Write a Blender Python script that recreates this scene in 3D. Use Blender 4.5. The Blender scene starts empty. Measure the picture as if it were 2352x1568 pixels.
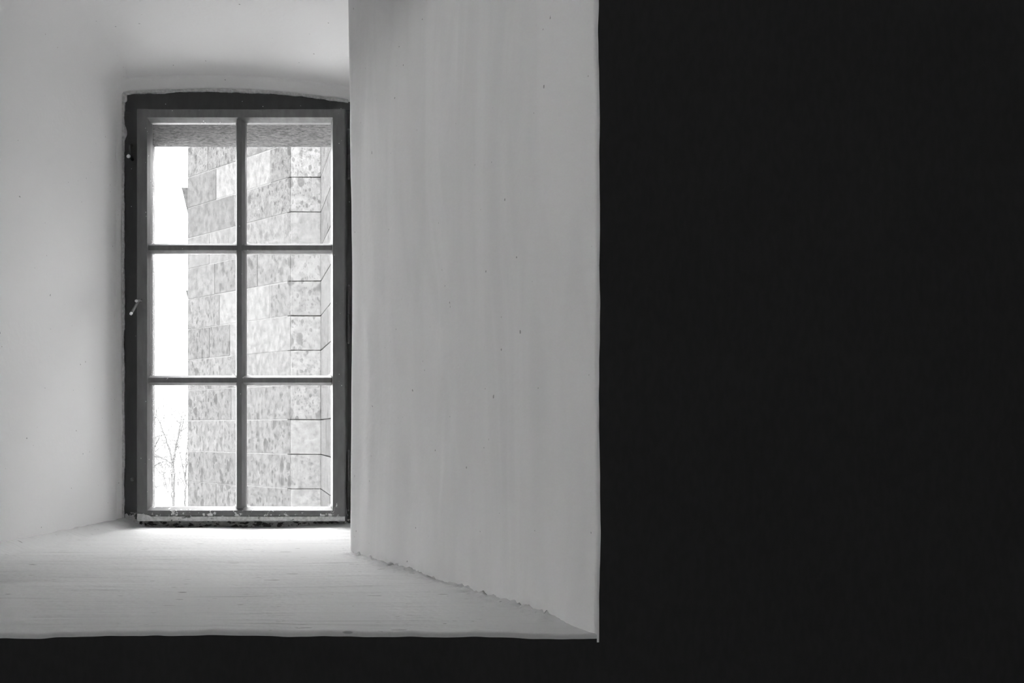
import bpy, bmesh, math, random
from mathutils import Vector, Matrix, noise as mnoise

# ------------------------------------------------------------------ camera, sky, exposure
SC = bpy.context.scene
COL = SC.collection
F = 2352 * 35.0 / 36.0          # focal length in pixels of the 2352 x 1568 frame
CX, HY = 1176.0, 985.0          # optical axis column, eye-level row

cam_data = bpy.data.cameras.new('camera')
cam_data.sensor_width = 36.0
cam_data.lens = 35.0
cam_data.shift_y = (HY - 784.0) / 2352.0
cam_data.clip_start = 0.05
cam_data.clip_end = 500.0
cam_data.dof.use_dof = False
cam_data.dof.focus_distance = 2.95
cam_data.dof.aperture_fstop = 7.0
cam = bpy.data.objects.new('camera', cam_data)
COL.objects.link(cam)
cam.location = (0, 0, 0)
cam.rotation_euler = (math.radians(90), 0, 0)
SC.camera = cam

SKY = 23.5                       # even overcast winter sky
world = bpy.data.worlds.new('overcast_sky')
SC.world = world
world.use_nodes = True
bgn = world.node_tree.nodes.get('Background') or world.node_tree.nodes.new('ShaderNodeBackground')
bgn.inputs['Color'].default_value = (1, 1, 1, 1)
bgn.inputs['Strength'].default_value = SKY
SC.view_settings.view_transform = 'Standard'
SC.view_settings.look = 'None'
SC.view_settings.gamma = 1.0
SC.view_settings.use_curve_mapping = False
SC.view_settings.exposure = 0.0
try:
    SC.cycles.use_denoising = True
    SC.cycles.max_bounces = 6
    SC.cycles.diffuse_bounces = 5
    SC.cycles.glossy_bounces = 2
    SC.cycles.transparent_max_bounces = 8
    SC.cycles.use_adaptive_sampling = True
    SC.cycles.adaptive_threshold = 0.03
except Exception:
    pass

# ------------------------------------------------------------------ helpers
def PX(px, D): return (px - CX) / F * D
def PZ(py, D): return (HY - py) / F * D
def nz(x, y=0.0, z=0.0): return mnoise.noise(Vector((x, y, z)))
def sstep(a, b, v):
    t = max(0.0, min(1.0, (v - a) / (b - a)))
    return t * t * (3 - 2 * t)

def link(o, parent=None):
    COL.objects.link(o)
    if parent is not None:
        o.parent = parent
        o.matrix_parent_inverse = Matrix.Translation(-world_loc(parent))
    return o
def world_loc(o):
    return Vector(o['_at']) if '_at' in o else Vector((0, 0, 0))

def mesh_obj(name, verts, faces, mat, parent=None, smooth=False):
    me = bpy.data.meshes.new(name)
    me.from_pydata([tuple(v) for v in verts], [], faces)
    me.validate()
    bm = bmesh.new(); bm.from_mesh(me)
    bm.to_mesh(me); bm.free()
    if smooth:
        me.polygons.foreach_set('use_smooth', [True] * len(me.polygons))
    for m in (mat if isinstance(mat, (list, tuple)) else [mat]):
        me.materials.append(m)
    me.update()
    o = bpy.data.objects.new(name, me)
    return link(o, parent)

EMPTY_AT = {}
def empty(name, at):
    o = bpy.data.objects.new(name, None)
    o.empty_display_size = 0.1
    o.location = at
    o['_at'] = tuple(at)
    COL.objects.link(o)
    return o
def tag(o, label=None, cat=None, group=None, kind=None):
    if label: o['label'] = label
    if cat: o['category'] = cat
    if group: o['group'] = group
    if kind: o['kind'] = kind
    return o

def box(x0, x1, y0, y1, z0, z1):
    v = [(x0, y0, z0), (x1, y0, z0), (x1, y1, z0), (x0, y1, z0), (x0, y0, z1), (x1, y0, z1), (x1, y1, z1), (x0, y1, z1)]
    f = [(0, 3, 2, 1), (4, 5, 6, 7), (0, 1, 5, 4), (1, 2, 6, 5), (2, 3, 7, 6), (3, 0, 4, 7)]
    return v, f
def prism(section, axis, a0, a1, order=None):
    """extrude a 2-D polygon: axis 'z' -> (x,y) section, axis 'x' -> (y,z) section"""
    n = len(section); v = []
    for a in (a0, a1):
        for p, q in section:
            v.append((p, q, a) if axis == 'z' else (a, p, q))
    f = [tuple(range(n))[::-1], tuple(range(n, 2 * n))]
    for i in range(n):
        j = (i + 1) % n
        f.append((i, j, n + j, n + i))
    return v, f
def fixed(name, v, f, mat, parent=None, bevel=0.0, smooth=False):
    """mesh object with outward normals and optional small bevel"""
    me = bpy.data.meshes.new(name)
    me.from_pydata([tuple(p) for p in v], [], f)
    bm = bmesh.new(); bm.from_mesh(me)
    bmesh.ops.recalc_face_normals(bm, faces=bm.faces)
    if bevel > 0:
        bmesh.ops.bevel(bm, geom=list(bm.edges), offset=bevel, segments=2, affect='EDGES', profile=0.5)
    bm.to_mesh(me); bm.free()
    if smooth:
        me.polygons.foreach_set('use_smooth', [True] * len(me.polygons))
    me.materials.append(mat)
    o = bpy.data.objects.new(name, me)
    return link(o, parent)
def grid_faces(nu, nv, flip=False):
    f = []
    for i in range(nu - 1):
        for j in range(nv - 1):
            a = i * nv + j
            q = (a, a + nv, a + nv + 1, a + 1)
            f.append(q[::-1] if flip else q)
    return f
def tube_geo(V, Fc, pts, radii, sides=6, caps=True):
    base = len(V); n = len(pts)
    pts = [Vector(p) for p in pts]
    prev = None
    for i, p in enumerate(pts):
        d = (pts[min(i + 1, n - 1)] - pts[max(i - 1, 0)])
        if d.length < 1e-9: d = Vector((0, 0, 1))
        d.normalize()
        if prev is None:
            up = Vector((0, 0, 1)) if abs(d.z) < 0.9 else Vector((1, 0, 0))
            a = d.cross(up).normalized()
        else:
            a = (prev - d * prev.dot(d))
            a = a.normalized() if a.length > 1e-6 else d.orthogonal().normalized()
        prev = a
        b = d.cross(a)
        for k in range(sides):
            t = 2 * math.pi * k / sides
            V.append(p + (a * math.cos(t) + b * math.sin(t)) * radii[i])
    for i in range(n - 1):
        for k in range(sides):
            k2 = (k + 1) % sides
            Fc.append((base + i * sides + k, base + i * sides + k2, base + (i + 1) * sides + k2, base + (i + 1) * sides + k))
    if caps:
        Fc.append(tuple(base + k for k in range(sides))[::-1])
        Fc.append(tuple(base + (n - 1) * sides + k for k in range(sides)))
def tube(name, pts, radii, mat, parent=None, sides=12, smooth=True):
    V, Fc = [], []
    tube_geo(V, Fc, pts, radii, sides)
    return mesh_obj(name, V, Fc, mat, parent, smooth)

# ------------------------------------------------------------------ materials
class N:
    def __init__(self, name):
        self.m = bpy.data.materials.new(name)
        self.m.use_nodes = True
        self.t = self.m.node_tree
        self.t.nodes.clear()
        self.out = self.t.nodes.new('ShaderNodeOutputMaterial')
    def n(self, typ, **kw):
        nd = self.t.nodes.new(typ)
        for k, v in kw.items():
            if k.startswith('_'):
                setattr(nd, k[1:], v)
        return nd
    def put(self, sock, val):
        if hasattr(val, 'is_output') or isinstance(val, bpy.types.NodeSocket):
            self.t.links.new(val, sock)
        else:
            sock.default_value = val
    def math(self, op, a, b=0.5, c=0.0, clamp=False):
        nd = self.t.nodes.new('ShaderNodeMath'); nd.operation = op; nd.use_clamp = clamp
        self.put(nd.inputs[0], a); self.put(nd.inputs[1], b); self.put(nd.inputs[2], c)
        return nd.outputs[0]
    def coord(self, scale=(1, 1, 1), kind='Object', loc=(0, 0, 0)):
        tc = self.t.nodes.new('ShaderNodeTexCoord')
        mp = self.t.nodes.new('ShaderNodeMapping')
        mp.inputs['Scale'].default_value = scale
        mp.inputs['Location'].default_value = loc
        self.t.links.new(tc.outputs[kind], mp.inputs['Vector'])
        return mp.outputs[0]
    def noise(self, vec, scale=5.0, detail=4.0, rough=0.55, dist=0.0):
        nd = self.t.nodes.new('ShaderNodeTexNoise')
        self.t.links.new(vec, nd.inputs['Vector'])
        nd.inputs['Scale'].default_value = scale
        nd.inputs['Detail'].default_value = detail
        nd.inputs['Roughness'].default_value = rough
        nd.inputs['Distortion'].default_value = dist
        return nd.outputs[0]
    def voronoi(self, vec, scale=5.0, feature='F1', rnd=1.0):
        nd = self.t.nodes.new('ShaderNodeTexVoronoi'); nd.feature = feature
        self.t.links.new(vec, nd.inputs['Vector'])
        nd.inputs['Scale'].default_value = scale
        nd.inputs['Randomness'].default_value = rnd
        return nd
    def ramp(self, val, a, b, lo=0.0, hi=1.0, smooth=True):
        nd = self.t.nodes.new('ShaderNodeMapRange')
        nd.interpolation_type = 'SMOOTHSTEP' if smooth else 'LINEAR'
        self.put(nd.inputs['Value'], val)
        nd.inputs['From Min'].default_value = a; nd.inputs['From Max'].default_value = b
        nd.inputs['To Min'].default_value = lo; nd.inputs['To Max'].default_value = hi
        return nd.outputs[0]
    def mixv(self, fac, a, b):
        nd = self.t.nodes.new('ShaderNodeMix'); nd.data_type = 'FLOAT'
        self.put(nd.inputs[0], fac); self.put(nd.inputs[2], a); self.put(nd.inputs[3], b)
        return nd.outputs[0]
    def grey(self, val):
        nd = self.t.nodes.new('ShaderNodeCombineColor')
        for i in range(3): self.put(nd.inputs[i], val)
        return nd.outputs[0]
    def bump(self, h, strength=0.3, dist=0.002):
        nd = self.t.nodes.new('ShaderNodeBump')
        self.put(nd.inputs['Height'], h)
        nd.inputs['Strength'].default_value = strength
        nd.inputs['Distance'].default_value = dist
        return nd.outputs[0]
    def principled(self, val, rough=0.8, spec=0.3, normal=None, metallic=0.0):
        if not hasattr(rough, 'is_output') and rough >= 0.9 and metallic == 0.0:      # dead-matt surface
            nd = self.t.nodes.new('ShaderNodeBsdfDiffuse')
            self.put(nd.inputs['Color'], self.grey(val))
            if normal is not None: self.t.links.new(normal, nd.inputs['Normal'])
            return nd.outputs[0]
        nd = self.t.nodes.new('ShaderNodeBsdfPrincipled')
        self.put(nd.inputs['Base Color'], self.grey(val))
        self.put(nd.inputs['Roughness'], rough)
        nd.inputs['Specular IOR Level'].default_value = spec
        nd.inputs['Metallic'].default_value = metallic
        if normal is not None: self.t.links.new(normal, nd.inputs['Normal'])
        return nd.outputs[0]
    def finish(self, shader):
        self.t.links.new(shader, self.out.inputs['Surface'])
        return self.m

def mat_plaster(name, base=0.82, sill=False, brush=False):
    m = N(name)
    v = m.coord()
    col = base
    if brush:
        st = m.noise(m.coord((7.0, 7.0, 1.5)), 1.0, 3, 0.55, 1.4)  # slightly darker upright streaks in the base colour
        col = m.math('SUBTRACT', col, m.ramp(st, 0.35, 0.7, 0.0, 0.055))
    # scattered small dark flecks
    if sill:
        fleck = m.ramp(m.noise(m.coord((0.40, 1.0, 1.0)), 75.0, 0), 0.80, 0.86)
        fl2 = m.ramp(m.noise(m.coord((0.5, 1.0, 1.0), loc=(2, 1, 0)), 190.0, 0), 0.82, 0.88, 0, 0.8)
        fleck = m.math('MAXIMUM', fleck, fl2)
        streak = m.noise(m.coord((2.0, 46.0, 8.0)), 1.6, 3, 0.6, 0.4)
        col = m.math('SUBTRACT', col, m.ramp(streak, 0.56, 0.78, 0.0, 0.12))
    else:
        fleck = m.ramp(m.noise(v, 110.0, 0), 0.86, 0.90)
    col = m.mixv(m.math('MULTIPLY', fleck, 0.6), col, 0.2)
    h = m.noise(v, 70.0, 1)
    if sill:
        h = m.math('MULTIPLY_ADD', m.noise(m.coord((3.0, 60.0, 10.0)), 1.5, 3, 0.6, 0.3), 1.6, h)
    return m.finish(m.principled(col, 0.9, 0.15, m.bump(h, 0.30 if not sill else 0.5, 0.0014 if not sill else 0.0022)))

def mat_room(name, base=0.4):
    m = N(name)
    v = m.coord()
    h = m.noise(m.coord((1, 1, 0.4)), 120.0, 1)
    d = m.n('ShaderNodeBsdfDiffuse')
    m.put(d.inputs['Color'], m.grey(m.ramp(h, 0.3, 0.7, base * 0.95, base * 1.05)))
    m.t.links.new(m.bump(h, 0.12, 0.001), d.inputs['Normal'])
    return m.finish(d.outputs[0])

def mat_paint(name, base, wear_top=-0.16, wear_bot=-0.275, spots=0.6, rough=0.5):
    m = N(name)
    v = m.coord()
    sep = m.n('ShaderNodeSeparateXYZ')
    m.t.links.new(m.coord(), sep.inputs[0])
    z = sep.outputs[2]
    grain = m.noise(m.coord((1, 1, 0.25)), 60.0, 4)
    col = m.ramp(grain, 0.3, 0.7, base * 0.88, base * 1.12)
    # flaking paint towards the foot of the window
    nz1 = m.noise(v, 55.0, 6, 0.65)
    low = m.ramp(z, wear_bot, wear_top, 0.50, 0.80, smooth=False)
    flake = m.ramp(m.math('SUBTRACT', nz1, low), 0.0, 0.02)
    flake = m.math('MULTIPLY', flake, m.math('LESS_THAN', z, 0.02))
    # small lime splashes
    vo = m.voronoi(v, 75.0)
    keep = m.math('GREATER_THAN', m.noise(m.coord(loc=(4, 2, 8)), 28.0, 2), spots)
    spl = m.math('MULTIPLY', m.ramp(vo.outputs['Distance'], 0.08, 0.13, 1, 0), keep)
    mask = m.math('MAXIMUM', flake, spl)
    col = m.mixv(mask, col, 0.62)
    h = m.math('MULTIPLY_ADD', mask, 0.4, m.noise(v, 90.0, 4))
    return m.finish(m.principled(col, m.mixv(mask, rough, 0.9), 0.35, m.bump(h, 0.25, 0.001)))

def mat_worn(name, base=0.5, dark=0.06, thr=0.52):
    m = N(name)
    v = m.coord()
    a = m.noise(m.coord((1, 1, 2.2)), 38.0, 6, 0.65)
    col = m.mixv(m.ramp(a, thr, thr + 0.05), base, dark)
    b = m.noise(v, 120.0, 4)
    col = m.math('MULTIPLY', col, m.ramp(b, 0.3, 0.7, 0.8, 1.15))
    return m.finish(m.principled(col, 0.85, 0.2, m.bump(a, 0.4, 0.002)))

def mat_metal(name, base=0.25, metallic=0.4, rough=0.45):
    m = N(name)
    v = m.coord()
    col = m.ramp(m.noise(v, 140.0, 3), 0.3, 0.7, base * 0.8, base * 1.2)
    return m.finish(m.principled(col, rough, 0.5, m.bump(m.noise(v, 300.0, 3), 0.2, 0.0005), metallic))

def mat_glass(name):
    m = N(name)
    # old glass with a film of dust, thicker in the corners and along the putty
    tcg = m.n('ShaderNodeTexCoord')
    sep = m.n('ShaderNodeSeparateXYZ')
    m.t.links.new(tcg.outputs['Generated'], sep.inputs[0])
    ax = m.math('ABSOLUTE', m.math('MULTIPLY_ADD', sep.outputs[0], 2.0, -1.0))
    az = m.math('ABSOLUTE', m.math('MULTIPLY_ADD', sep.outputs[2], 2.0, -1.0))
    e = m.math('ADD', m.math('POWER', ax, 11.0), m.math('POWER', az, 16.0))
    wob = m.noise(m.coord(), 60.0, 1)
    edge = m.ramp(m.math('MULTIPLY_ADD', m.math('SUBTRACT', wob, 0.5), 0.35, e), 0.72, 1.35, 0, 0.14)
    film = m.ramp(m.noise(m.coord((1, 1, 0.6)), 9.0, 2, 0.6), 0.35, 0.75, 0.005, 0.013)
    spot = m.ramp(m.noise(m.coord(loc=(7, 1, 3)), 170.0, 0), 0.84, 0.90, 0, 0.12)
    dirt = m.math('MAXIMUM', m.math('MAXIMUM', film, spot), edge)
    tr = m.n('ShaderNodeBsdfTransparent'); tr.inputs[0].default_value = (0.97, 0.97, 0.97, 1)
    tl = m.n('ShaderNodeBsdfTranslucent'); tl.inputs[0].default_value = (0.85, 0.85, 0.85, 1)
    df = m.n('ShaderNodeBsdfDiffuse'); df.inputs[0].default_value = (0.5, 0.5, 0.5, 1)
    gl = m.n('ShaderNodeBsdfGlossy'); gl.inputs['Roughness'].default_value = 0.03
    md = m.n('ShaderNodeMixShader'); md.inputs[0].default_value = 0.25
    m.t.links.new(tl.outputs[0], md.inputs[1]); m.t.links.new(df.outputs[0], md.inputs[2])
    mx = m.n('ShaderNodeMixShader')
    m.put(mx.inputs[0], dirt)
    m.t.links.new(tr.outputs[0], mx.inputs[1]); m.t.links.new(md.outputs[0], mx.inputs[2])
    fr = m.n('ShaderNodeFresnel'); fr.inputs[0].default_value = 1.45
    mg = m.n('ShaderNodeMixShader')
    geo = m.n('ShaderNodeNewGeometry')      # no false total reflection on the far face of the thin sheet
    m.put(mg.inputs[0], m.math('MULTIPLY', fr.outputs[0], m.math('SUBTRACT', 1.0, geo.outputs['Backfacing'])))
    m.t.links.new(mx.outputs[0], mg.inputs[1]); m.t.links.new(gl.outputs[0], mg.inputs[2])
    return m.finish(mg.outputs[0])

def mat_stone(name, use_obj=True, base=0.4, pebble=1.0, horizontal=False):
    m = N(name)
    v = m.coord()
    if use_obj:
        oi = m.n('ShaderNodeObjectInfo')
        sc = m.n('ShaderNodeSeparateColor')
        m.t.links.new(oi.outputs['Color'], sc.inputs[0])
        b = sc.outputs[0]; peb = sc.outputs[1]
    else:
        b = base; peb = pebble
    # conglomerate: rounded dark pebbles in a pale matrix
    warp = m.n('ShaderNodeVectorMath'); warp.operation = 'MULTIPLY_ADD'
    nt = m.n('ShaderNodeTexNoise'); nt.inputs['Scale'].default_value = 9.0
    m.t.links.new(v, nt.inputs['Vector'])
    m.t.links.new(nt.outputs['Color'], warp.inputs[0]); warp.inputs[1].default_value = (0.05, 0.05, 0.05)
    m.t.links.new(v, warp.inputs[2])
    def pebbles(scale, thr, den, off):
        mp = m.n('ShaderNodeMapping'); mp.inputs['Scale'].default_value = (1.25, 1.25, 0.8); mp.inputs['Location'].default_value = off
        m.t.links.new(warp.outputs[0], mp.inputs[0])
        vo = m.voronoi(mp.outputs[0], scale)
        c = m.n('ShaderNodeSeparateColor'); m.t.links.new(vo.outputs['Color'], c.inputs[0])
        on = m.math('GREATER_THAN', c.outputs[0], den)
        return m.math('MULTIPLY', m.ramp(vo.outputs['Distance'], thr * 0.75, thr, 1, 0), on)
    p = m.math('MAXIMUM', pebbles(11.0, 0.42, 0.72, (1, 2, 3)), pebbles(26.0, 0.40, 0.6, (4, 0, 1)))
    p = m.math('MAXIMUM', p, m.math('MULTIPLY', pebbles(60.0, 0.42, 0.5, (0, 7, 1)), 0.7))
    p = m.math('MULTIPLY', p, peb)
    mott = m.noise(v, 22.0, 5, 0.65)
    if horizontal:
        mott = m.noise(m.coord((0.5, 1.0, 1.0)), 130.0, 6, 0.75)
    speck = m.noise(v, 120.0, 3, 0.7)
    col = m.math('MULTIPLY', b, m.ramp(mott, 0.3, 0.72, 1.2, 0.76) if not horizontal else m.ramp(mott, 0.36, 0.66, 1.55, 0.45))
    col = m.math('MULTIPLY', col, m.ramp(speck, 0.35, 0.7, 1.12, 0.82))
    col = m.math('MULTIPLY', col, m.ramp(p, 0, 1, 1.0, 0.64))
    h = m.math('MULTIPLY_ADD', p, 0.5, mott)
    return m.finish(m.principled(col, 0.95, 0.1, m.bump(h, 0.25, 0.006)))

def mat_simple(name, val, nscale=20.0, var=0.1, rough=0.9, bump=0.3, bdist=0.004):
    m = N(name)
    v = m.coord()
    a = m.noise(v, nscale, 5, 0.6)
    return m.finish(m.principled(m.ramp(a, 0.3, 0.7, val * (1 - var), val * (1 + var)), rough, 0.2, m.bump(a, bump, bdist)))

def mat_flat(name, val):
    m = N(name)
    a = m.noise(m.coord(), 2.0, 1)
    return m.finish(m.principled(m.ramp(a, 0.3, 0.7, val * 0.97, val * 1.03), 0.95, 0.0))

def mat_ground(name):
    m = N(name)
    v = m.coord()
    sep = m.n('ShaderNodeSeparateXYZ')
    m.t.links.new(m.coord(), sep.inputs[0])
    a = m.math('ADD', m.noise(v, 0.35, 6, 0.65), m.ramp(sep.outputs[1], 10.0, 24.0, -0.25, 0.04))
    col = m.ramp(a, 0.52, 0.60, 0.92, 0.10)
    return m.finish(m.principled(col, 0.95, 0.1))

PLASTER = mat_plaster('white_plaster', 0.92)
PLASTER_STREAKED = mat_plaster('streaked_plaster', 0.94, brush=True)
PLASTER_SILL = mat_plaster('white_sill_plaster', 0.64, sill=True)
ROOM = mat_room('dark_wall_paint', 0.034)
ROOMW = mat_flat('room_wall_paint', 0.80)
ROOMFLOOR = mat_flat('floor_boards_paint', 0.45)
SASH_PAINT = mat_paint('grey_sash_paint', 0.115)
FRAME_PAINT = mat_paint('dark_frame_paint', 0.04, spots=0.62)
WORN = mat_worn('worn_primer', 0.55, 0.10, 0.60)
WORN_DARK = mat_worn('worn_frame_foot', 0.40, 0.04, 0.50)
METAL = mat_metal('painted_iron', 0.14, 0.2, 0.4)
METAL_GLINT = mat_metal('iron_end_glint', 0.75, 0.2, 0.4)  # highlights on the fitting ends, put into the base colour
METAL_DARK = mat_metal('dark_hinge_iron', 0.05, 0.2, 0.5)
GLASS = mat_glass('old_dusty_glass')
STONE = mat_stone('conglomerate_stone')
LINTEL = mat_stone('lintel_stone', False, 0.095, 0.25, True)
JAMBST = mat_stone('jamb_stone', False, 0.22, 0.4)
MORTAR = mat_simple('pale_lime_mortar', 0.06, 30.0, 0.08)
RENDER = mat_simple('exterior_render', 0.28, 6.0, 0.08)
SNOW = mat_ground('snowy_ground')
SNOW_BOUNCE = mat_simple('bounce_snow', 0.88, 25.0, 0.03)
BARK = mat_simple('grey_bark', 0.035, 30.0, 0.3)
TWIG = mat_simple('grey_twig', 0.045, 30.0, 0.2)

# ------------------------------------------------------------------ niche geometry (metres, eye point at the origin, y = depth)
T_SILL = 0.0
D1 = 1.409           # face of the room wall
DW = 2.955           # front of the fixed window frame
def zS(D): return -0.2877 - T_SILL * (2.95 - D)
def lip(D): return sstep(0.0, 0.022, DW - D)
def xL(D): return -1.152 - 0.012 * lip(D) - 0.080 * max(0.0, DW - D)
def arch(x):
    d = x + 0.90
    return 1.004 - (0.15 if d < 0 else 0.19) * d * d
def zC(x, D): return arch(x) + 0.036 * lip(D) + 0.125 * max(0.0, DW - D)
RC = (-0.371, 2.292)  # inner arris of the right reveal
RE = (0.118, D1)      # room arris of the right reveal
def xR(D):
    if D > RC[1]: return RC[0] - 0.05 * (D - RC[1])
    return RC[0] + (RE[0] - RC[0]) * (RC[1] - D) / (RC[1] - RE[1])
ZTOP = 0.852

# ---- sill
def build_sill():
    nu, ds = 380, []
    D = 2.975
    while D > D1 + 0.0045:
        ds.append(D); D -= 0.0062
    r = 0.0035
    V = []; rows = 0
    def edge_off(x):
        return 0.0035 * nz(x * 3.1, 3.3) + 0.0018 * nz(x * 11, 8.1) + 0.0012 * nz(x * 34, 1.7)
    def surf(u, D):
        x0, x1 = xL(min(D, DW)) - 0.03, xR(max(D, D1)) + (0.02 if D > D1 + 0.03 else 0.004)
        x = x0 + (x1 - x0) * u
        z = zS(D)
        z += 0.0040 * nz(x * 2.2, D * 2.6, 1.0) + 0.0018 * nz(x * 5, D * 14, 4.0)
        z += 0.0019 * nz(x * 6, D * 48, 9.0) * sstep(-0.25, 0.35, nz(x * 2, D * 5, 13.0))
        # plaster crumbs along the foot of the right reveal
        dr = xR(max(D, D1)) - x
        near = (1 - sstep(0.0, 0.055, dr)) * (0.15 + 0.85 * sstep(0.01, 0.12, D - D1))
        z += near * near * (0.006 + 0.007 * nz(x * 70, D * 70, 2.0) + 0.006 * nz(x * 150, D * 150, 5.0)) * (1 if D < RC[1] else 0.2)
        # soft cove to the left reveal
        dl = x - xL(min(D, DW))
        z += 0.020 * (1 - sstep(0.0, 0.07, dl)) + 0.003 * (1 - sstep(0, 0.05, dl)) * nz(x * 20, D * 20)
        # humps against the frame foot
        nf = 1 - sstep(0.0, 0.05, 2.955 - D)
        z += nf * (0.008 * nz(x * 9, 4.4) + 0.006 * (1 - sstep(0.0, 0.10, dl)))
        return x, z
    us = [i / (nu - 1) for i in range(nu)]
    for D in ds:
        for u in us:
            x, z = surf(u, D)
            V.append((x, D, z + edge_off(x) * (1 - sstep(0, 0.10, D - D1))))
        rows += 1
    arc_rows = rows
    for a in (20, 45, 70, 90):
        t = math.radians(a)
        for u in us:
            x, z = surf(u, D1 + r)
            z += edge_off(x)
            V.append((x, D1 + r - r * math.sin(t), z - r * (1 - math.cos(t))))
        rows += 1
    for k in (0.004, 0.03):
        for u in us:
            x, z = surf(u, D1 + r); z += edge_off(x)
            V.append((x, D1, z - r - k))
        rows += 1
    Fc = grid_faces(rows, nu)
    o = mesh_obj('sill', V, Fc, [PLASTER_SILL, ROOM], None, True)
    me = o.data
    for p in me.polygons:
        if p.vertices[0] // nu >= rows - 2 and p.index // (nu - 1) >= rows - 2:
            p.material_index = 1
    return o

# ---- left reveal and soffit: one continuous plaster skin, split into two pieces of the setting
def build_left_and_soffit():
    ds = [2.962, 2.955, 2.951, 2.947, 2.943, 2.939, 2.935, 2.931, 2.927, 2.922, 2.916, 2.908]
    D = 2.895
    while D > D1 + 0.006:
        ds.append(D); D -= 0.014
    ds += [D1 + 0.004, D1 + 0.0015, D1, D1]
    na, nb, nc = 150, 18, 130
    V = []; nv = na + nb + nc
    for i, D in enumerate(ds):
        x0 = xL(D); out = 0.0
        if i == len(ds) - 1: out = 0.03
        elif i == len(ds) - 2: out = 0.006
        elif i == len(ds) - 3: out = 0.002
        x0 -= out
        r = 0.012 + 0.03 * lip(D) + 0.22 * max(0.0, DW - D)
        zc0 = zC(x0, D) + out
        zb = zS(D) - 0.03
        for j in range(na):
            z = zb + (zc0 - r - zb) * j / (na - 1)
            V.append(Vector((x0, D, z)))
        for j in range(nb):
            t = (j + 1) / (nb + 1) * math.pi / 2
            xx = x0 + r * (1 - math.cos(t))
            zz = zc0 - r + r * math.sin(t)
            w = math.sin(t) ** 2
            V.append(Vector((xx, D, zz + (zC(xx, D) + out - zc0) * w)))
        xe = xR(D) + 0.03 + out
        for j in range(nc):
            xx = x0 + r + (xe - x0 - r) * j / (nc - 1)
            V.append(Vector((xx, D, zC(xx, D) + out)))
    for k, p in enumerate(V):
        j = k % nv
        d = 0.0035 * nz(p.x * 2.5 + 7, p.y * 2.5, p.z * 2.0) + 0.0012 * nz(p.x * 9, p.y * 9, p.z * 5 + 3)
        if p.y > 2.93: d += 0.0025 * nz(p.x * 22, p.z * 22, 5.0)
        if j < na: p.x += d
        elif j < na + nb: p.x += d * 0.7; p.z -= d * 0.7
        else: p.z -= d
    Fc = grid_faces(len(ds), nv, flip=True)
    me = bpy.data.meshes.new('tmp')
    me.from_pydata([tuple(v) for v in V], [], Fc); me.update()
    nrm = [Vector(n.vector) for n in me.vertex_normals]
    split = na + nb // 2
    outs = []
    for name, j0, j1 in (('wall_niche_left', 0, split), ('ceiling_niche', split, nv - 1)):
        idx = {}
        vv, nn, ff, mi = [], [], [], []
        for i in range(len(ds)):
            for j in range(j0, j1 + 1):
                idx[(i, j)] = len(vv); vv.append(V[i * nv + j]); nn.append(nrm[i * nv + j])
        for i in range(len(ds) - 1):
            for j in range(j0, j1):
                ff.append((idx[(i, j)], idx[(i, j + 1)], idx[(i + 1, j + 1)], idx[(i + 1, j)]))
                mi.append(1 if i == len(ds) - 2 else 0)
        o = mesh_obj(name, vv, ff, [PLASTER, ROOM], None, True)
        o.data.polygons.foreach_set('material_index', mi)
        o.data.normals_split_custom_set_from_vertices([tuple(n) for n in nn])
        outs.append(o)
    return outs

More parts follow.
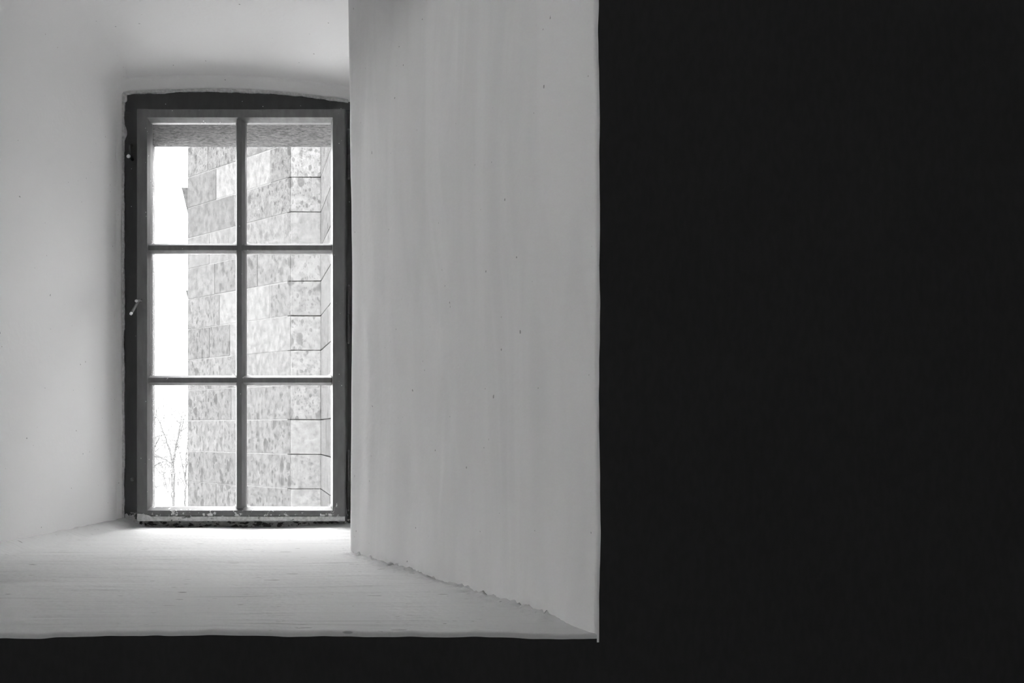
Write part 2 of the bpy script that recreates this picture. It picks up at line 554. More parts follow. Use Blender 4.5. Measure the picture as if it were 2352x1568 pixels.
# ---- right reveal: straight recess next to the window, rounded arris, wide splay, room arris
def build_right():
    path = [(xR(2.975), 2.975)]
    n = 24
    for i in range(1, n): path.append((xR(2.975 + (RC[1] + 0.014 - 2.975) * i / n), 2.975 + (RC[1] + 0.014 - 2.975) * i / n))
    # fillet at the inner arris
    dirv = Vector((RE[0] - RC[0], RE[1] - RC[1])).normalized()
    a = Vector((RC[0], RC[1] + 0.014)); b = Vector(RC) + dirv * 0.014
    for i in range(9):
        t = i / 8
        p = a * (1 - t) ** 2 + Vector(RC) * 2 * t * (1 - t) + b * t * t
        path.append((p.x, p.y))
    e = Vector(RE) - dirv * 0.005
    n = 150
    for i in range(1, n + 1):
        p = b + (e - b) * i / n
        path.append((p.x, p.y))
    e2 = Vector((RE[0] + 0.005, D1))
    for i in range(1, 7):
        t = i / 6
        p = e * (1 - t) ** 2 + Vector(RE) * 2 * t * (1 - t) + e2 * t * t
        path.append((p.x, p.y))
    flat_from = len(path)
    path += [(RE[0] + 0.015, D1), (RE[0] + 0.04, D1)]
    nv = 300
    nrm2 = Vector((-dirv.y, dirv.x))
    if nrm2.x > 0: nrm2 = -nrm2
    V = []
    for i, (x, y) in enumerate(path):
        zb = zS(y) - 0.03 if y > D1 + 0.03 else zS(y) - 0.014
        zt = zC(x, y) + 0.06
        for j in range(nv):
            z = zb + (zt - zb) * j / (nv - 1)
            s = (y - D1) / (RC[1] - D1)
            lean = -0.0072 * z * sstep(0, 1, s)
            # hand-floated plaster: long upright waves
            d = 0.0065 * nz(x * 5.0 + 2, y * 5.0, z * 1.1 + 3) + 0.0034 * nz(x * 13, y * 13 + 5, z * 2.0)
            d += 0.0008 * nz(x * 30, y * 30, z * 7.0) + 0.0009 * nz(x * 12, y * 12, z * 12)
            ed = 1 - sstep(0, 0.14, s)
            ex = ed * (0.0030 * nz(z * 3.2, 7.7) + 0.0016 * nz(z * 10, 2.1) + 0.0008 * nz(z * 31, 4.2))
            foot = 1 - sstep(0.0, 0.035, z - zS(y))
            d += foot * 0.004 * nz(x * 60, z * 40, 1.0)
            k = 0.0 if i >= flat_from - 1 else 1.0 - ed * 0.8
            V.append((x + nrm2.x * d * k + ex + lean, y + nrm2.y * d * k * (1 if i < flat_from - 1 else 0), z))
    Fc = grid_faces(len(path), nv, flip=False)
    o = mesh_obj('wall_niche_right', V, Fc, [PLASTER_STREAKED, ROOM], None, True)
    mi = []
    for i in range(len(path) - 1):
        mi += [1 if i >= flat_from - 1 else 0] * (nv - 1)
    o.data.polygons.foreach_set('material_index', mi)
    return o

sill = build_sill()
tag(sill, 'deep white plastered window sill sloping towards the room', 'window sill', kind='structure')
sill.name = 'window_sill'
wl, cn = build_left_and_soffit()
tag(wl, 'white plaster reveal left of the window', 'wall', kind='structure')
tag(cn, 'white plaster soffit above the window niche', 'ceiling', kind='structure')
wr = build_right()
tag(wr, 'wide grey-shaded plaster reveal between window and dark wall', 'wall', kind='structure')

# ---- room shell
RX0, RX1, RY0, RZ0, RZ1 = -3.6, 3.4, -3.6, -1.40, 2.5
HX0, HX1, HZ0, HZ1 = xL(D1) - 0.018, RE[0] + 0.016, zS(D1) - 0.011, zC(-0.9, D1) + 0.02
def build_front():
    y = D1 + 0.0006
    zt = zC(0.2, D1) + 0.012
    V = [(RX0, y, RZ0), (RX1, y, RZ0), (RX1, y, RZ1), (RX0, y, RZ1),
         (HX0, y, HZ0), (HX1, y, HZ0), (HX1, y, zt), (HX0, y, zt)]
    Fc = [(0, 1, 5, 4), (1, 2, 6, 5), (2, 3, 7, 6), (3, 0, 4, 7)]
    # thickness behind the room face, so that it is a real leaf of wall
    nV = len(V)
    V += [(x, y + 0.012, z) for x, _, z in V]
    Fc += [tuple(i + nV for i in q)[::-1] for q in Fc[:4]]
    return mesh_obj('wall_front', V, Fc, ROOM)
wf = build_front()
tag(wf, 'dark room wall around the window niche', 'wall', kind='structure')
def slab(name, b, mat, label, cat):
    v, f = box(*b)
    return tag(fixed(name, v, f, mat), label, cat, kind='structure')
# the room's other window lies out of view in the left wall, behind the viewer
W2 = (-1.95, -0.85, 1.4, 2.4)     # y0, y1, z0, z1
v, f = [], []
for b in ((RX0 - 0.2, RX0, RY0 - 0.2, W2[0], RZ0 - 0.2, RZ1 + 0.2), (RX0 - 0.2, RX0, W2[1], 3.02, RZ0 - 0.2, RZ1 + 0.2),
          (RX0 - 0.2, RX0, W2[0], W2[1], RZ0 - 0.2, W2[2]), (RX0 - 0.2, RX0, W2[0], W2[1], W2[3], RZ1 + 0.2)):
    vv, ff = box(*b); k = len(v)
    v += vv; f += [tuple(i + k for i in q) for q in ff]
tag(fixed('wall_left', v, f, ROOMW), 'room wall left of the window wall, with a window', 'wall', kind='structure')
slab('wall_right', (RX1, RX1 + 0.2, RY0 - 0.2, 3.02, RZ0 - 0.2, RZ1 + 0.2), ROOMW, 'room wall right of the window wall', 'wall')
slab('wall_back', (RX0, RX1, RY0 - 0.2, RY0, RZ0 - 0.2, RZ1 + 0.2), ROOMW, 'room wall behind the viewer', 'wall')
slab('floor', (RX0, RX1, RY0, 3.02, RZ0 - 0.2, RZ0), ROOMFLOOR, 'dark floor of the room', 'floor')
slab('ceiling', (RX0, RX1, RY0, 3.02, RZ1, RZ1 + 0.2), ROOMW, 'ceiling of the room', 'ceiling')

# ---- outer leaf of the wall with stone lintel, jambs and outer sill
YO = 3.26
OX0, OX1, OZ0, OZ1 = -1.172, -0.44, -0.32, PZ(335.5, YO)
v, f = [], []
def addbox(b):
    vv, ff = box(*b); k = len(v)
    v.extend(vv); f.extend(tuple(i + k for i in q) for q in ff)
addbox((-4.0, OX0 - 0.16, 3.0, YO, -3.6, 2.62)); addbox((OX1 + 0.16, 3.8, 3.0, YO, -3.6, 2.62))
addbox((OX0 - 0.16, OX1 + 0.16, 3.0, YO, OZ1 + 0.24, 2.62)); addbox((OX0 - 0.16, OX1 + 0.16, 3.0, YO, -3.6, OZ0 - 0.14))
we = tag(fixed('wall_exterior', v, f, RENDER), 'outer leaf of the thick wall seen past the panes', 'wall', kind='structure')
vv, ff = box(OX0 - 0.16, OX1 + 0.16, 3.0, YO + 0.01, OZ1, OZ1 + 0.24)
tag(fixed('lintel', vv, ff, LINTEL, we), 'rough grey stone lintel over the window')
for s in (0, 1):
    xn, xf = ((OX0 + 0.035, OX0) if s == 0 else (OX1 - 0.03, OX1))
    xo = OX0 - 0.16 if s == 0 else OX1 + 0.16
    hh = (OZ1 - OZ0) / 3
    for k in range(3):
        sec = [(xn, 3.0), (xf, YO + 0.008), (xo, YO + 0.008), (xo, 3.0)]
        vv, ff = prism(sec, 'z', OZ0 + k * hh, OZ0 + (k + 1) * hh)
        fixed('jamb_stone', vv, ff, JAMBST, we, 0.0015)
vv, ff = prism([(3.0, -0.295), (YO + 0.07, OZ0 - 0.02), (YO + 0.07, OZ0 - 0.14), (3.0, OZ0 - 0.14)], 'x', OX0 - 0.16, OX1 + 0.16)
fixed('outer_sill', vv, ff, JAMBST, we)
vv, ff = prism([(3.006, -0.246), (3.15, -0.254), (YO + 0.03, -0.268), (YO + 0.055, -0.29), (YO + 0.06, -0.336), (3.006, -0.294)], 'x', OX0 + 0.037, OX1 - 0.032)
fixed('snow_bounce', vv, ff, SNOW_BOUNCE, we)  # unseen snow, added to bounce light up to the niche ceiling

# ------------------------------------------------------------------ the window
win = empty('window_1', (-0.80, 2.955, -0.29))
tag(win, 'dark grey six-pane wooden casement window in the niche', 'window', kind='structure')
YF, YG, YB = 2.915, 2.936, 2.954
def lx(px): return PX(px, YF)
def lz(py): return PZ(py, YF)
# fixed frame: head, two jambs, foot
FI0, FI1, FT, FB = -1.090, -0.497, 0.925, -0.256
def fpart(name, b, mat, bev=0.0015):
    vv, ff = box(*b)
    return fixed(name, vv, ff, mat, fr, bev)
fr = empty('frame', (-0.80, 2.955, -0.29)); fr.parent = win; fr.matrix_parent_inverse = Matrix.Translation(-Vector(win.location))
fpart('jamb', (-1.175, FI0, 2.955, 3.004, -0.315, PZ(254, 2.955) - 0.001), FRAME_PAINT)
fpart('jamb', (FI1, -0.43, 2.955, 3.004, -0.315, PZ(254, 2.955) - 0.001), FRAME_PAINT)
fpart('head', (-1.175, -0.43, 2.955, 3.004, PZ(254, 2.955), 1.035), FRAME_PAINT)
fpart('foot', (FI0 + 0.0005, FI1 - 0.0005, 2.951, 3.004, -0.315, FB), WORN_DARK)
# light patch of bare primer at the foot of the left jamb
vv, ff = prism([(-1.152, -0.2885), (-1.106, -0.2885), (-1.104, -0.272), (-1.117, -0.2665), (-1.121, -0.258), (-1.133, -0.262), (-1.143, -0.250), (-1.152, -0.255)], 'x', 0, 1)
vv = [(p[1], 2.9505 if p[0] == 0 else 2.9555, p[2]) for p in vv]
fixed('bare_patch', vv, ff, WORN, fr)

# opening casement
sash = empty('sash', (-0.80, 2.935, -0.27)); sash.parent = win; sash.matrix_parent_inverse = Matrix.Translation(-Vector(win.location))
S_L, S_R, S_T, S_B = lx(313.5), lx(793), lz(250), lz(1196.5)
GL, GR, GT, GB = -1.0662, PX(760, YG), PZ(282, YG), PZ(1163.5, YG)
def gx(px): return PX(px, YG)
def gz(py): return PZ(py, YG)
CH = 0.0095                     # width of the chamfer next to the glass
def lean(o, k=0.0):
    return o
def stile(name, xo, xi, sgn, CH=CH):
    sec = [(xo, YB), (xo, YF + 0.003), (xo + sgn * 0.003, YF), (xi - sgn * CH, YF), (xi - sgn * CH * 0.8, YF + 0.004), (xi, YG), (xi, YB)]
    vv, ff = prism(sec, 'z', S_B, S_T)
    return fixed(name, vv, ff, SASH_PAINT, sash)
def rail(name, zo, zi, sgn, x0, x1, mat=SASH_PAINT):
    sec = [(YB, zo), (YF + 0.003, zo), (YF, zo + sgn * 0.003), (YF, zi - sgn * CH), (YF + 0.004, zi - sgn * CH * 0.8), (YG, zi), (YB, zi)]
    vv, ff = prism(sec, 'x', x0, x1)
    return fixed(name, vv, ff, mat, sash)
stile('stile', S_L, GL, 1, 0.0022)
stile('stile', S_R, GR, -1)
rail('rail', S_T, GT, -1, GL - 0.0022, GR + CH)
rail('rail', S_B + 0.0135, GB, 1, GL - 0.0022, GR + CH)
# glazing bars
def bar_v(px0, px1, z0, z1):
    c = (gx(px0) + gx(px1)) / 2; hw = (gx(px1) - gx(px0)) / 2
    sec = [(c - hw, YB - 0.002), (c - hw, YG), (c - 0.0082, YF + 0.009), (c - 0.0068, YF + 0.007), (c + 0.0068, YF + 0.007), (c + 0.0082, YF + 0.009), (c + hw, YG), (c + hw, YB - 0.002)]
    vv, ff = prism(sec, 'z', z0, z1)
    return fixed('glazing_bar', vv, ff, SASH_PAINT, sash)
def bar_h(py0, py1, x0, x1):
    c = (gz(py0) + gz(py1)) / 2; hw = (gz(py0) - gz(py1)) / 2
    sec = [(YB - 0.002, c - hw), (YG, c - hw), (YF + 0.0095, c - 0.0082), (YF + 0.0075, c - 0.0068), (YF + 0.0075, c + 0.0068), (YF + 0.0095, c + 0.0082), (YG, c + hw), (YB - 0.002, c + hw)]
    vv, ff = prism(sec, 'x', x0, x1)
    return fixed('glazing_bar', vv, ff, SASH_PAINT, sash)
MV0, MV1 = 541.5, 563.5
bar_v(MV0, MV1, GB - 0.004, GT + 0.004)
MX = (gx(MV0) + gx(MV1)) / 2
for a, b in ((559.5, 582), (862, 884.5)):
    bar_h(a, b, GL - 0.004, MX - 0.005)
    bar_h(a, b, MX + 0.005, GR + 0.004)
# panes
xs = [(GL, gx(MV0)), (gx(MV1), GR)]
zs = [(gz(559.5), GT), (gz(862), gz(582)), (GB, gz(884.5))]
for (za, zb) in zs:
    for (xa, xb) in xs:
        vv, ff = box(xa - 0.003, xb + 0.003, 2.943, 2.946, za - 0.003, zb + 0.003)
        fixed('pane', vv, ff, GLASS, sash)
# pale weather strip along the foot of the casement
vv, ff = prism([(YF - 0.001, S_B), (YF - 0.004, S_B + 0.004), (YF - 0.001, S_B + 0.0135), (YB, S_B + 0.0135), (YB, S_B)], 'x', S_L + 0.002, S_R - 0.001)
tag(fixed('weather_strip', vv, ff, WORN, sash), 'pale worn strip along the casement foot')
# light corner plate at the lower left
vv, ff = prism([(S_L + 0.004, S_B + 0.001), (S_L + 0.058, S_B + 0.001), (S_L + 0.055, S_B + 0.006), (S_L + 0.038, S_B + 0.017), (S_L + 0.018, S_B + 0.021), (S_L + 0.004, S_B + 0.022)], 'x', 0, 1)
vv = [(p[1], YF - 0.0045 if p[0] == 0 else YF + 0.001, p[2]) for p in vv]
tag(fixed('corner_patch', vv, ff, WORN, sash), 'pale primer patch at the lower left corner')
# turning lever on the left stile
hd = empty('handle', (lx(321), YF, lz(692))); hd.parent = sash; hd.matrix_parent_inverse = Matrix.Translation(-Vector(sash.location))
hp = Vector((lx(322), YF, lz(692)))
def hp_tube(name, pts, radii, mat): return tube(name, pts, radii, mat, hd, 14)
V, Fc = [], []
e0 = hp + Vector((-0.0025, -0.012, -0.004)); e1 = Vector((PX(300.5, 2.872), 2.872, PZ(721, 2.872)))
tube_geo(V, Fc, [hp + Vector((0, 0.001, 0.004)), hp + Vector((0, -0.003, 0.004)), hp + Vector((-0.001, -0.004, 0.003)), hp + Vector((-0.004, -0.017, -0.001)), hp + Vector((-0.0045, -0.019, -0.001))], [0.0066, 0.0066, 0.0048, 0.0048, 0.003], 14)
d = (e1 - e0)
tube_geo(V, Fc, [e0 - d * 0.15, e0, e0 + d * 0.5, e1 - d * 0.04, e1], [0.003, 0.0040, 0.0038, 0.0040, 0.0028], 14)
mesh_obj('lever', V, Fc, METAL, hd, True)
tube('lever_tip', [e1 - d * 0.10, e1 - d * 0.02, e1 + d * 0.03, e1 + d * 0.05], [0.0041, 0.0044, 0.0036, 0.0018], METAL_GLINT, hd, 14)
tube('spindle_end', [hp + Vector((-0.0042, -0.018, -0.001)), hp + Vector((-0.0048, -0.0205, -0.001)), hp + Vector((-0.005, -0.0215, -0.001))], [0.0047, 0.0040, 0.002], METAL_GLINT, hd, 14)
# small hook above, on the left jamb
Yh = 2.955
hk = empty('hook', (PX(300, Yh), Yh, PZ(345, Yh))); hk.parent = fr; hk.matrix_parent_inverse = Matrix.Translation(-Vector(fr.location))
a0 = Vector((PX(301, Yh), Yh + 0.002, PZ(333, Yh))); a1 = Vector((PX(298, Yh - 0.02), Yh - 0.02, PZ(336, Yh - 0.02)))
a2 = Vector((PX(299, Yh - 0.02), Yh - 0.02, PZ(356, Yh - 0.02))); a3 = Vector((PX(304, Yh), Yh + 0.002, PZ(366, Yh)))
tip = Vector((PX(294.5, Yh - 0.05), Yh - 0.05, PZ(358.5, Yh - 0.05)))
V, Fc = [], []
tube_geo(V, Fc, [a0, a1, (a1 + a2) / 2, a2, a3], [0.0045, 0.0048, 0.0042, 0.0048, 0.0045], 12)
tube_geo(V, Fc, [a3, a2 + Vector((0, -0.01, 0)), tip], [0.005, 0.005, 0.0052], 12)
mesh_obj('hook_body', V, Fc, METAL_DARK, hk, True)
tube('hook_tip', [tip + Vector((0.0006, 0.003, -0.0003)), tip, tip + Vector((-0.0005, -0.002, 0)), tip + Vector((-0.0006, -0.003, 0))], [0.0058, 0.0060, 0.0048, 0.002], METAL_GLINT, hk, 14)
# round screw head low on the left jamb
sp = Vector((PX(304.5, Yh), Yh, PZ(1100.5, Yh)))
tube('screw_head', [sp + Vector((0, 0.001, 0)), sp + Vector((0, -0.003, 0)), sp + Vector((0, -0.005, 0)), sp + Vector((0, -0.006, 0))], [0.0058, 0.0058, 0.0045, 0.0015], METAL, fr, 16)
# pin hinges between casement and right jamb
for py0, py1 in ((297, 411), (655, 788), (1034, 1172)):
    hx = S_R + 0.0065; hy_ = 2.934
    z0, z1 = PZ(py1, hy_), PZ(py0, hy_)
    zm = (z0 + z1) / 2
    hg = empty('hinge', (hx, hy_, z0)); hg.parent = sash; hg.matrix_parent_inverse = Matrix.Translation(-Vector(sash.location))
    tube('barrel', [(hx, hy_, z0 + 0.004), (hx, hy_, zm - 0.0008)], [0.0052, 0.0052], METAL_DARK, hg, 14)
    tube('barrel', [(hx, hy_, zm + 0.0008), (hx, hy_, z1 - 0.004)], [0.0052, 0.0052], METAL_DARK, hg, 14)
    tube('pin', [(hx, hy_, z0 - 0.002), (hx, hy_, z0), (hx, hy_, z1), (hx, hy_, z1 + 0.002)], [0.002, 0.0034, 0.0034, 0.002], METAL, hg, 12)
    vv, ff = box(hx + 0.003, hx + 0.018, 2.9535, 2.9555, zm + 0.004, z1 - 0.006)
    fixed('leaf', vv, ff, METAL_DARK, hg)

# the second window, out of view
win2 = empty('window_2', (RX0 - 0.1, (W2[0] + W2[1]) / 2, W2[2]))
tag(win2, 'second casement window in the left room wall', 'window', kind='structure')
def w2part(name, b, mat):
    vv, ff = box(*b)
    return fixed(name, vv, ff, mat, win2)
xa, xb, ym = RX0 - 0.14, RX0 - 0.09, (W2[0] + W2[1]) / 2
w2part('jamb', (xa, xb, W2[0], W2[0] + 0.04, W2[2], W2[3]), SASH_PAINT); w2part('jamb', (xa, xb, W2[1] - 0.04, W2[1], W2[2], W2[3]), SASH_PAINT)
w2part('rail', (xa, xb, W2[0] + 0.04, W2[1] - 0.04, W2[2], W2[2] + 0.04), SASH_PAINT); w2part('rail', (xa, xb, W2[0] + 0.04, W2[1] - 0.04, W2[3] - 0.04, W2[3]), SASH_PAINT)
w2part('glazing_bar', (xa, xb, ym - 0.012, ym + 0.012, W2[2] + 0.04, W2[3] - 0.04), SASH_PAINT)

# ragged plaster and old filler where the reveal meets the frame
def ragged(name, pts_outer, widths, dirs, parent, y0=2.9525):
    n = len(pts_outer); V = []; Fc = []
    for p, w, dv in zip(pts_outer, widths, dirs):
        p = Vector(p); dv = Vector(dv)
        V += [(p.x, y0 - 0.006, p.z), (p.x + dv.x * w * 0.6, y0 - 0.004, p.z + dv.z * w * 0.6), (p.x + dv.x * w, y0 - 0.0015, p.z + dv.z * w), (p.x + dv.x * w, y0 + 0.003, p.z + dv.z * w)]
    for i in range(n - 1):
        for k in range(3):
            a = i * 4 + k
            Fc.append((a, a + 1, a + 5, a + 4))
    return fixed(name, V, Fc, PLASTER_RAGGED, parent)
PLASTER_RAGGED = mat_worn('old_filler', 0.60, 0.16, 0.66)
pts, ws, dr = [], [], []
for i in range(260):
    t = i / 259; py = 1196 - t * (1196 - 212)
    pts.append((PX(281, 2.95), 0, PZ(py, 2.95)))
    w = 0.0058 + 0.0045 * nz(py * 0.012, 1.1) + 0.0022 * nz(py * 0.05, 6.0) + 0.0012 * nz(py * 0.3, 3.0)
    if 285 < py < 320: w += 0.006 * math.sin((py - 285) / 35 * math.pi)
    if py < 232: w += 0.005
    ws.append(max(0.0012, w)); dr.append((1, 0, 0))
ragged('plaster_edge', pts, ws, dr, wl)
pts, ws, dr = [], [], []
for i in range(220):
    t = i / 219; px = 284 + t * (800 - 284)
    x = PX(px, 2.95)
    pts.append((x, 0, arch(x) + 0.003))
    w = 0.008 + 0.0035 * nz(px * 0.015, 4.1) + 0.002 * nz(px * 0.06, 2.0) + 0.0010 * nz(px * 0.4, 3.0)
    ws.append(max(0.0015, w)); dr.append((0, 0, -1))
ragged('plaster_edge', pts, ws, dr, cn)

# ------------------------------------------------------------------ outside: stone building
bld = empty('stone_building', (-1.5, 7.0, -1.7))
tag(bld, 'pale rough stone building standing outside the window', 'building')
GZ = -1.7
BP = [(-2.60, 9.6), (-2.60, 7.985), (-1.555, 7.0), (-1.344, 7.0), (-0.33, 3.40), (0.9, 3.40), (0.9, 9.6)]
BTOP = 2.5
core = [(-2.599, 9.6), (-2.599, 7.9858), (-1.5860, 7.0302), (-1.56, 7.03), (-1.33, 7.03), (-0.325, 3.40), (0.9, 3.40), (0.9, 9.6)]
BS = (-1.105, 6.15)              # unseen step in the side wall, shaped to let sky onto the left reveal
LOW = 1.12
vv, ff = prism(core[:5] + [(-1.10, 6.2), (-0.45, 6.2), (-0.45, 9.6)], 'z', GZ, BTOP)
tag(fixed('mortar_core', vv, ff, MORTAR, bld), 'pale lime mortar showing in the joints')
vv, ff = prism([(-1.09, 6.2), core[5], (core[5][0] + 0.5, core[5][1]), (-0.45, 6.2)], 'z', GZ, LOW)
tag(fixed('mortar_core', vv, ff, MORTAR, bld), 'pale lime mortar showing in the joints')
rng = random.Random(7)
STONE_K = 0.096
COURSE = 79.5 * 7.0 / F
Z0C = PZ(1043, 7.0)
def face_blocks(A, B, seed, lens, joint, face_id, zmin, zmax, t=0.05):
    A = Vector((A[0], A[1], 0)); B = Vector((B[0], B[1], 0))
    d = (B - A); L = d.length; d.normalize()
    nrm = Vector((d.y, -d.x, 0))
    if nrm.dot(Vector((-0.3, -1, 0)) if face_id != 'side' else Vector((-1, 0, 0))) < 0: nrm = -nrm
    r = random.Random(seed)
    k = int(math.floor((zmin - Z0C) / COURSE))
    while True:
        za = Z0C + k * COURSE; zb = za + COURSE
        if za > zmax: break
        # joint positions along the course
        cuts = [0.0]
        ov = OVERRIDE.get((face_id, k))
        if ov: cuts = list(ov)
        else:
            while True:
                w = r.uniform(*lens)
                if cuts[-1] + w > L - lens[0] * 0.5: break
                cuts.append(cuts[-1] + w)
            cuts.append(L)
        cuts = [min(c, L) for c in cuts]
        for i in range(len(cuts) - 1):
            a, b = cuts[i] + (joint / 2 if i else 0), cuts[i + 1] - (joint / 2 if i < len(cuts) - 2 else 0)
            if b - a < 0.02: continue
            pr = r.uniform(0.0005, 0.0035)
            jz = joint * r.uniform(0.4, 0.6)
            P = []
            for zz in (za + jz, zb - jz):
                for (u, o) in ((a, -t), (b, -t), (b, pr), (a, pr)):
                    p = A + d * u + nrm * o
                    P.append((p.x, p.y, zz + r.uniform(-0.0015, 0.0015)))
            ffc = [(0, 3, 2, 1), (4, 5, 6, 7), (0, 1, 5, 4), (1, 2, 6, 5), (2, 3, 7, 6), (3, 0, 4, 7)]
            o = fixed('stone_block', P, ffc, STONE, bld, 0.004)
            al, pb = r.uniform(0.38, 0.47), r.choice((0.4, 0.7, 1.0, 1.0))
            sp_ = PALE.get((face_id, k, i))
            if sp_: al, pb = sp_
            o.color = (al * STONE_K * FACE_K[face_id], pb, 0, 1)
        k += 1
FACE_K = {'left': 1.0, 'front': 2.1, 'right': 1.0, 'side': 1.0}   # front stones tinted paler to stand in for light that face lacks
OVERRIDE = {('left', 8): [0, 0.257, 1.0, 1.44], ('left', 7): [0, 0.75, 1.44], ('left', 6): [0, 0.62, 1.10, 1.44],
            ('left', 5): [0, 0.42, 1.02, 1.44], ('left', 4): [0, 0.26, 0.95, 1.44], ('left', 3): [0, 0.80, 1.10, 1.44],
            ('left', 2): [0, 0.62, 1.44], ('left', 1): [0, 0.78, 1.44], ('left', 0): [0, 0.9, 1.44], ('left', -1): [0, 0.7, 1.44], ('left', -2): [0, 0.55, 1.0, 1.44]}
PALE = {('left', 8, 1): (0.54, 0.10), ('left', 8, 0): (0.40, 1.0), ('left', 7, 0): (0.43, 1.0), ('left', 8, 2): (0.36, 0.3), ('left', 7, 1): (0.36, 0.3),
        ('left', 4, 1): (0.54, 0.3), ('left', 4, 0): (0.45, 1.0), ('left', 3, 0): (0.54, 0.15), ('left', 2, 0): (0.52, 0.3), ('left', 5, 0): (0.47, 0.7),
        ('left', 6, 0): (0.48, 0.6), ('left', 1, 0): (0.46, 0.8), ('left', 0, 0): (0.45, 1.0), ('left', -1, 0): (0.45, 1.0)}
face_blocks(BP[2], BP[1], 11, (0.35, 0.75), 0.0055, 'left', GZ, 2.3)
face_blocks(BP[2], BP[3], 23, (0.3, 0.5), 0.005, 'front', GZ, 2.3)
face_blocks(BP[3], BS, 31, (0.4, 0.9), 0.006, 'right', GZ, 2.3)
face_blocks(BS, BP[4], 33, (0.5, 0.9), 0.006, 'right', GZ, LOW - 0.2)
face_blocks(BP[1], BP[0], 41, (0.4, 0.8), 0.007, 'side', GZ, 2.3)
# two small corbel stones on the left edge
def corbel(py0, py1, out):
    D = 7.985; z1, z0 = PZ(py0, D), PZ(py1, D)
    xe = -2.60
    P = []
    for y in (7.99, 8.35):
        P += [(xe - out, y, z1), (xe + 0.04, y, z1), (xe + 0.04, y, z0), (xe - 0.002, y, z0), (xe - out * 0.85, y, z1 - (z1 - z0) * 0.12)]
    ff = [(0, 1, 2, 3, 4), (9, 8, 7, 6, 5)] + [(i, (i + 1) % 5, 5 + (i + 1) % 5, 5 + i) for i in range(5)]
    o = fixed('corbel', P, ff, STONE, bld, 0.003); o.color = (0.33 * STONE_K, 0.5, 0, 1)
corbel(430, 492, 0.056)
corbel(666, 687, 0.022)

# ------------------------------------------------------------------ outside: snowy ground, bare trees, brush
n = 60; V = []
for i in range(n):
    for j in range(n):
        x = -110 + 170 * i / (n - 1); y = -40 + 200 * j / (n - 1)
        hill = 0.03 * max(0, y - 40) * (0.7 + 0.5 * nz(x * 0.02, y * 0.02))
        V.append((x, y, GZ + 0.15 * nz(x * 0.2, y * 0.2) * sstep(9, 14, y) + hill))
gr = mesh_obj('ground', V, grid_faces(n, n), SNOW, None, True)
tag(gr, 'snowy slope with bare patches beyond the panes', 'ground', kind='structure')

def branch_path(r, p, d, L, seg, wig, up):
    pts = [Vector(p)]; d = Vector(d).normalized()
    for i in range(seg):
        d = (d + Vector((r.gauss(0, wig), r.gauss(0, wig), r.gauss(0, wig) + up))).normalized()
        pts.append(pts[-1] + d * (L / seg))
    return pts
def twig_cluster(r, V, Fc, pts, r0, n, L, depth):
    for _ in range(n):
        i = r.randint(1, len(pts) - 1)
        base = pts[i]
        ax = (pts[i] - pts[i - 1]).normalized()
        side = Vector((r.gauss(0, 1), r.gauss(0, 0.7), r.gauss(0, 0.5))).normalized()
        d = (ax * 0.7 + side * 0.9 + Vector((0, 0, 0.15)))
        ll = L * r.uniform(0.5, 1.2)
        q = branch_path(r, base, d, ll, 5, 0.16, 0.03)
        tube_geo(V, Fc, q, [r0 * (1 - 0.45 * k / 5) for k in range(6)], 4, False)
        if depth: twig_cluster(r, V, Fc, q, r0 * 0.72, 3, L * 0.5, depth - 1)
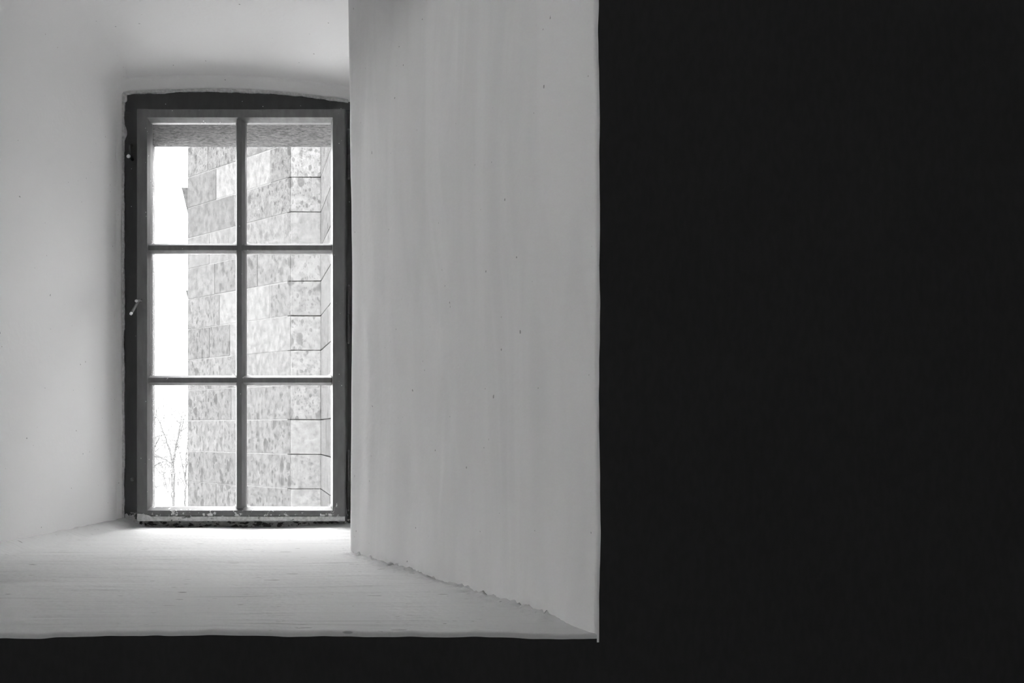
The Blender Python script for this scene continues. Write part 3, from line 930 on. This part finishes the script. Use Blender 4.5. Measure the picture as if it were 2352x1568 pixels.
def make_tree(px, D, py_fork, px_lean, limbs, seed, rt, label, scale=1.0, ntw=12):
    r = random.Random(seed)
    base = Vector((PX(px + 2, D), D, GZ - 0.15)); fork = Vector((PX(px, D), D, PZ(py_fork, D)))
    t = empty('bare_tree', base)
    tag(t, label, 'tree', 'bare trees outside the window')
    pts = []
    for i in range(9):
        k = i / 8
        p = base.lerp(fork, k) + Vector((0.05 * nz(k * 5, seed), 0, 0)) * (1 if 0 < i < 8 else 0)
        pts.append(p)
    tube('trunk', pts, [rt * (1.25 - 0.4 * i / 8) for i in range(9)], BARK, t, 8)
    for (qx, qy) in limbs:
        e = Vector((PX(qx, D), D + r.uniform(-0.4, 0.4), PZ(qy, D)))
        m1 = fork.lerp(e, 0.35) + Vector((-(e.x - fork.x) * 0.12, 0, 0.06))
        lp = []
        for i in range(11):
            k = i / 10
            p = fork * (1 - k) ** 2 + m1 * 2 * k * (1 - k) + e * k * k
            lp.append(p + Vector((0.02 * nz(k * 7, qx), 0, 0.02 * nz(k * 7, qy, 3))) * (1 if i else 0))
        lb = tube('limb', lp, [rt * (0.72 - 0.36 * i / 10) for i in range(11)], BARK, t, 7)
        V, Fc = [], []
        twig_cluster(r, V, Fc, lp[2:], rt * 0.30, int(ntw * 0.7), 0.55 * scale, 1)
        o = mesh_obj('twigs', V, Fc, TWIG, t, False)
        tag(o, kind='stuff')
    return t
make_tree(398, 16.0, 1068, 0, [(373, 960), (409, 945), (437, 950), (352, 1040)], 3, 0.020, 'slender bare tree forking low beside the stone building')
make_tree(425, 19.0, 1100, 0, [(430, 985), (445, 1010), (419, 1010)], 5, 0.018, 'thin bare sapling against the edge of the stone building', ntw=10)
make_tree(395, 22.5, 1120, 0, [(412, 1000), (392, 1010), (403, 985)], 8, 0.016, 'faint bare sapling behind the forked tree', 1.2, 9)
make_tree(340, 13.0, 1090, 0, [(372, 940), (380, 1000), (376, 1060), (330, 960)], 13, 0.018, 'bare tree mostly hidden by the left window post', 1.0, 12)

r = random.Random(99)
V, Fc = [], []
for i in range(80):
    D = r.uniform(24, 34)
    x = PX(r.uniform(250, 520), D)
    p = Vector((x, D, GZ + 0.02 * max(0, D - 24)))
    q = branch_path(r, p, (r.gauss(0, 0.6), r.gauss(0, 0.4), 1), r.uniform(0.5, 1.3), 6, 0.22, 0.0)
    tube_geo(V, Fc, q, [0.012 * (1 - 0.75 * k / 6) for k in range(7)], 4, False)
    twig_cluster(r, V, Fc, q, 0.008, 3, 0.45, 0)
th = mesh_obj('brush_thicket', V, Fc, TWIG)
tag(th, 'tangle of bare brush on the snow behind the trees', 'brush', kind='stuff')

for o in list(bpy.data.objects):
    if '_at' in o: del o['_at']
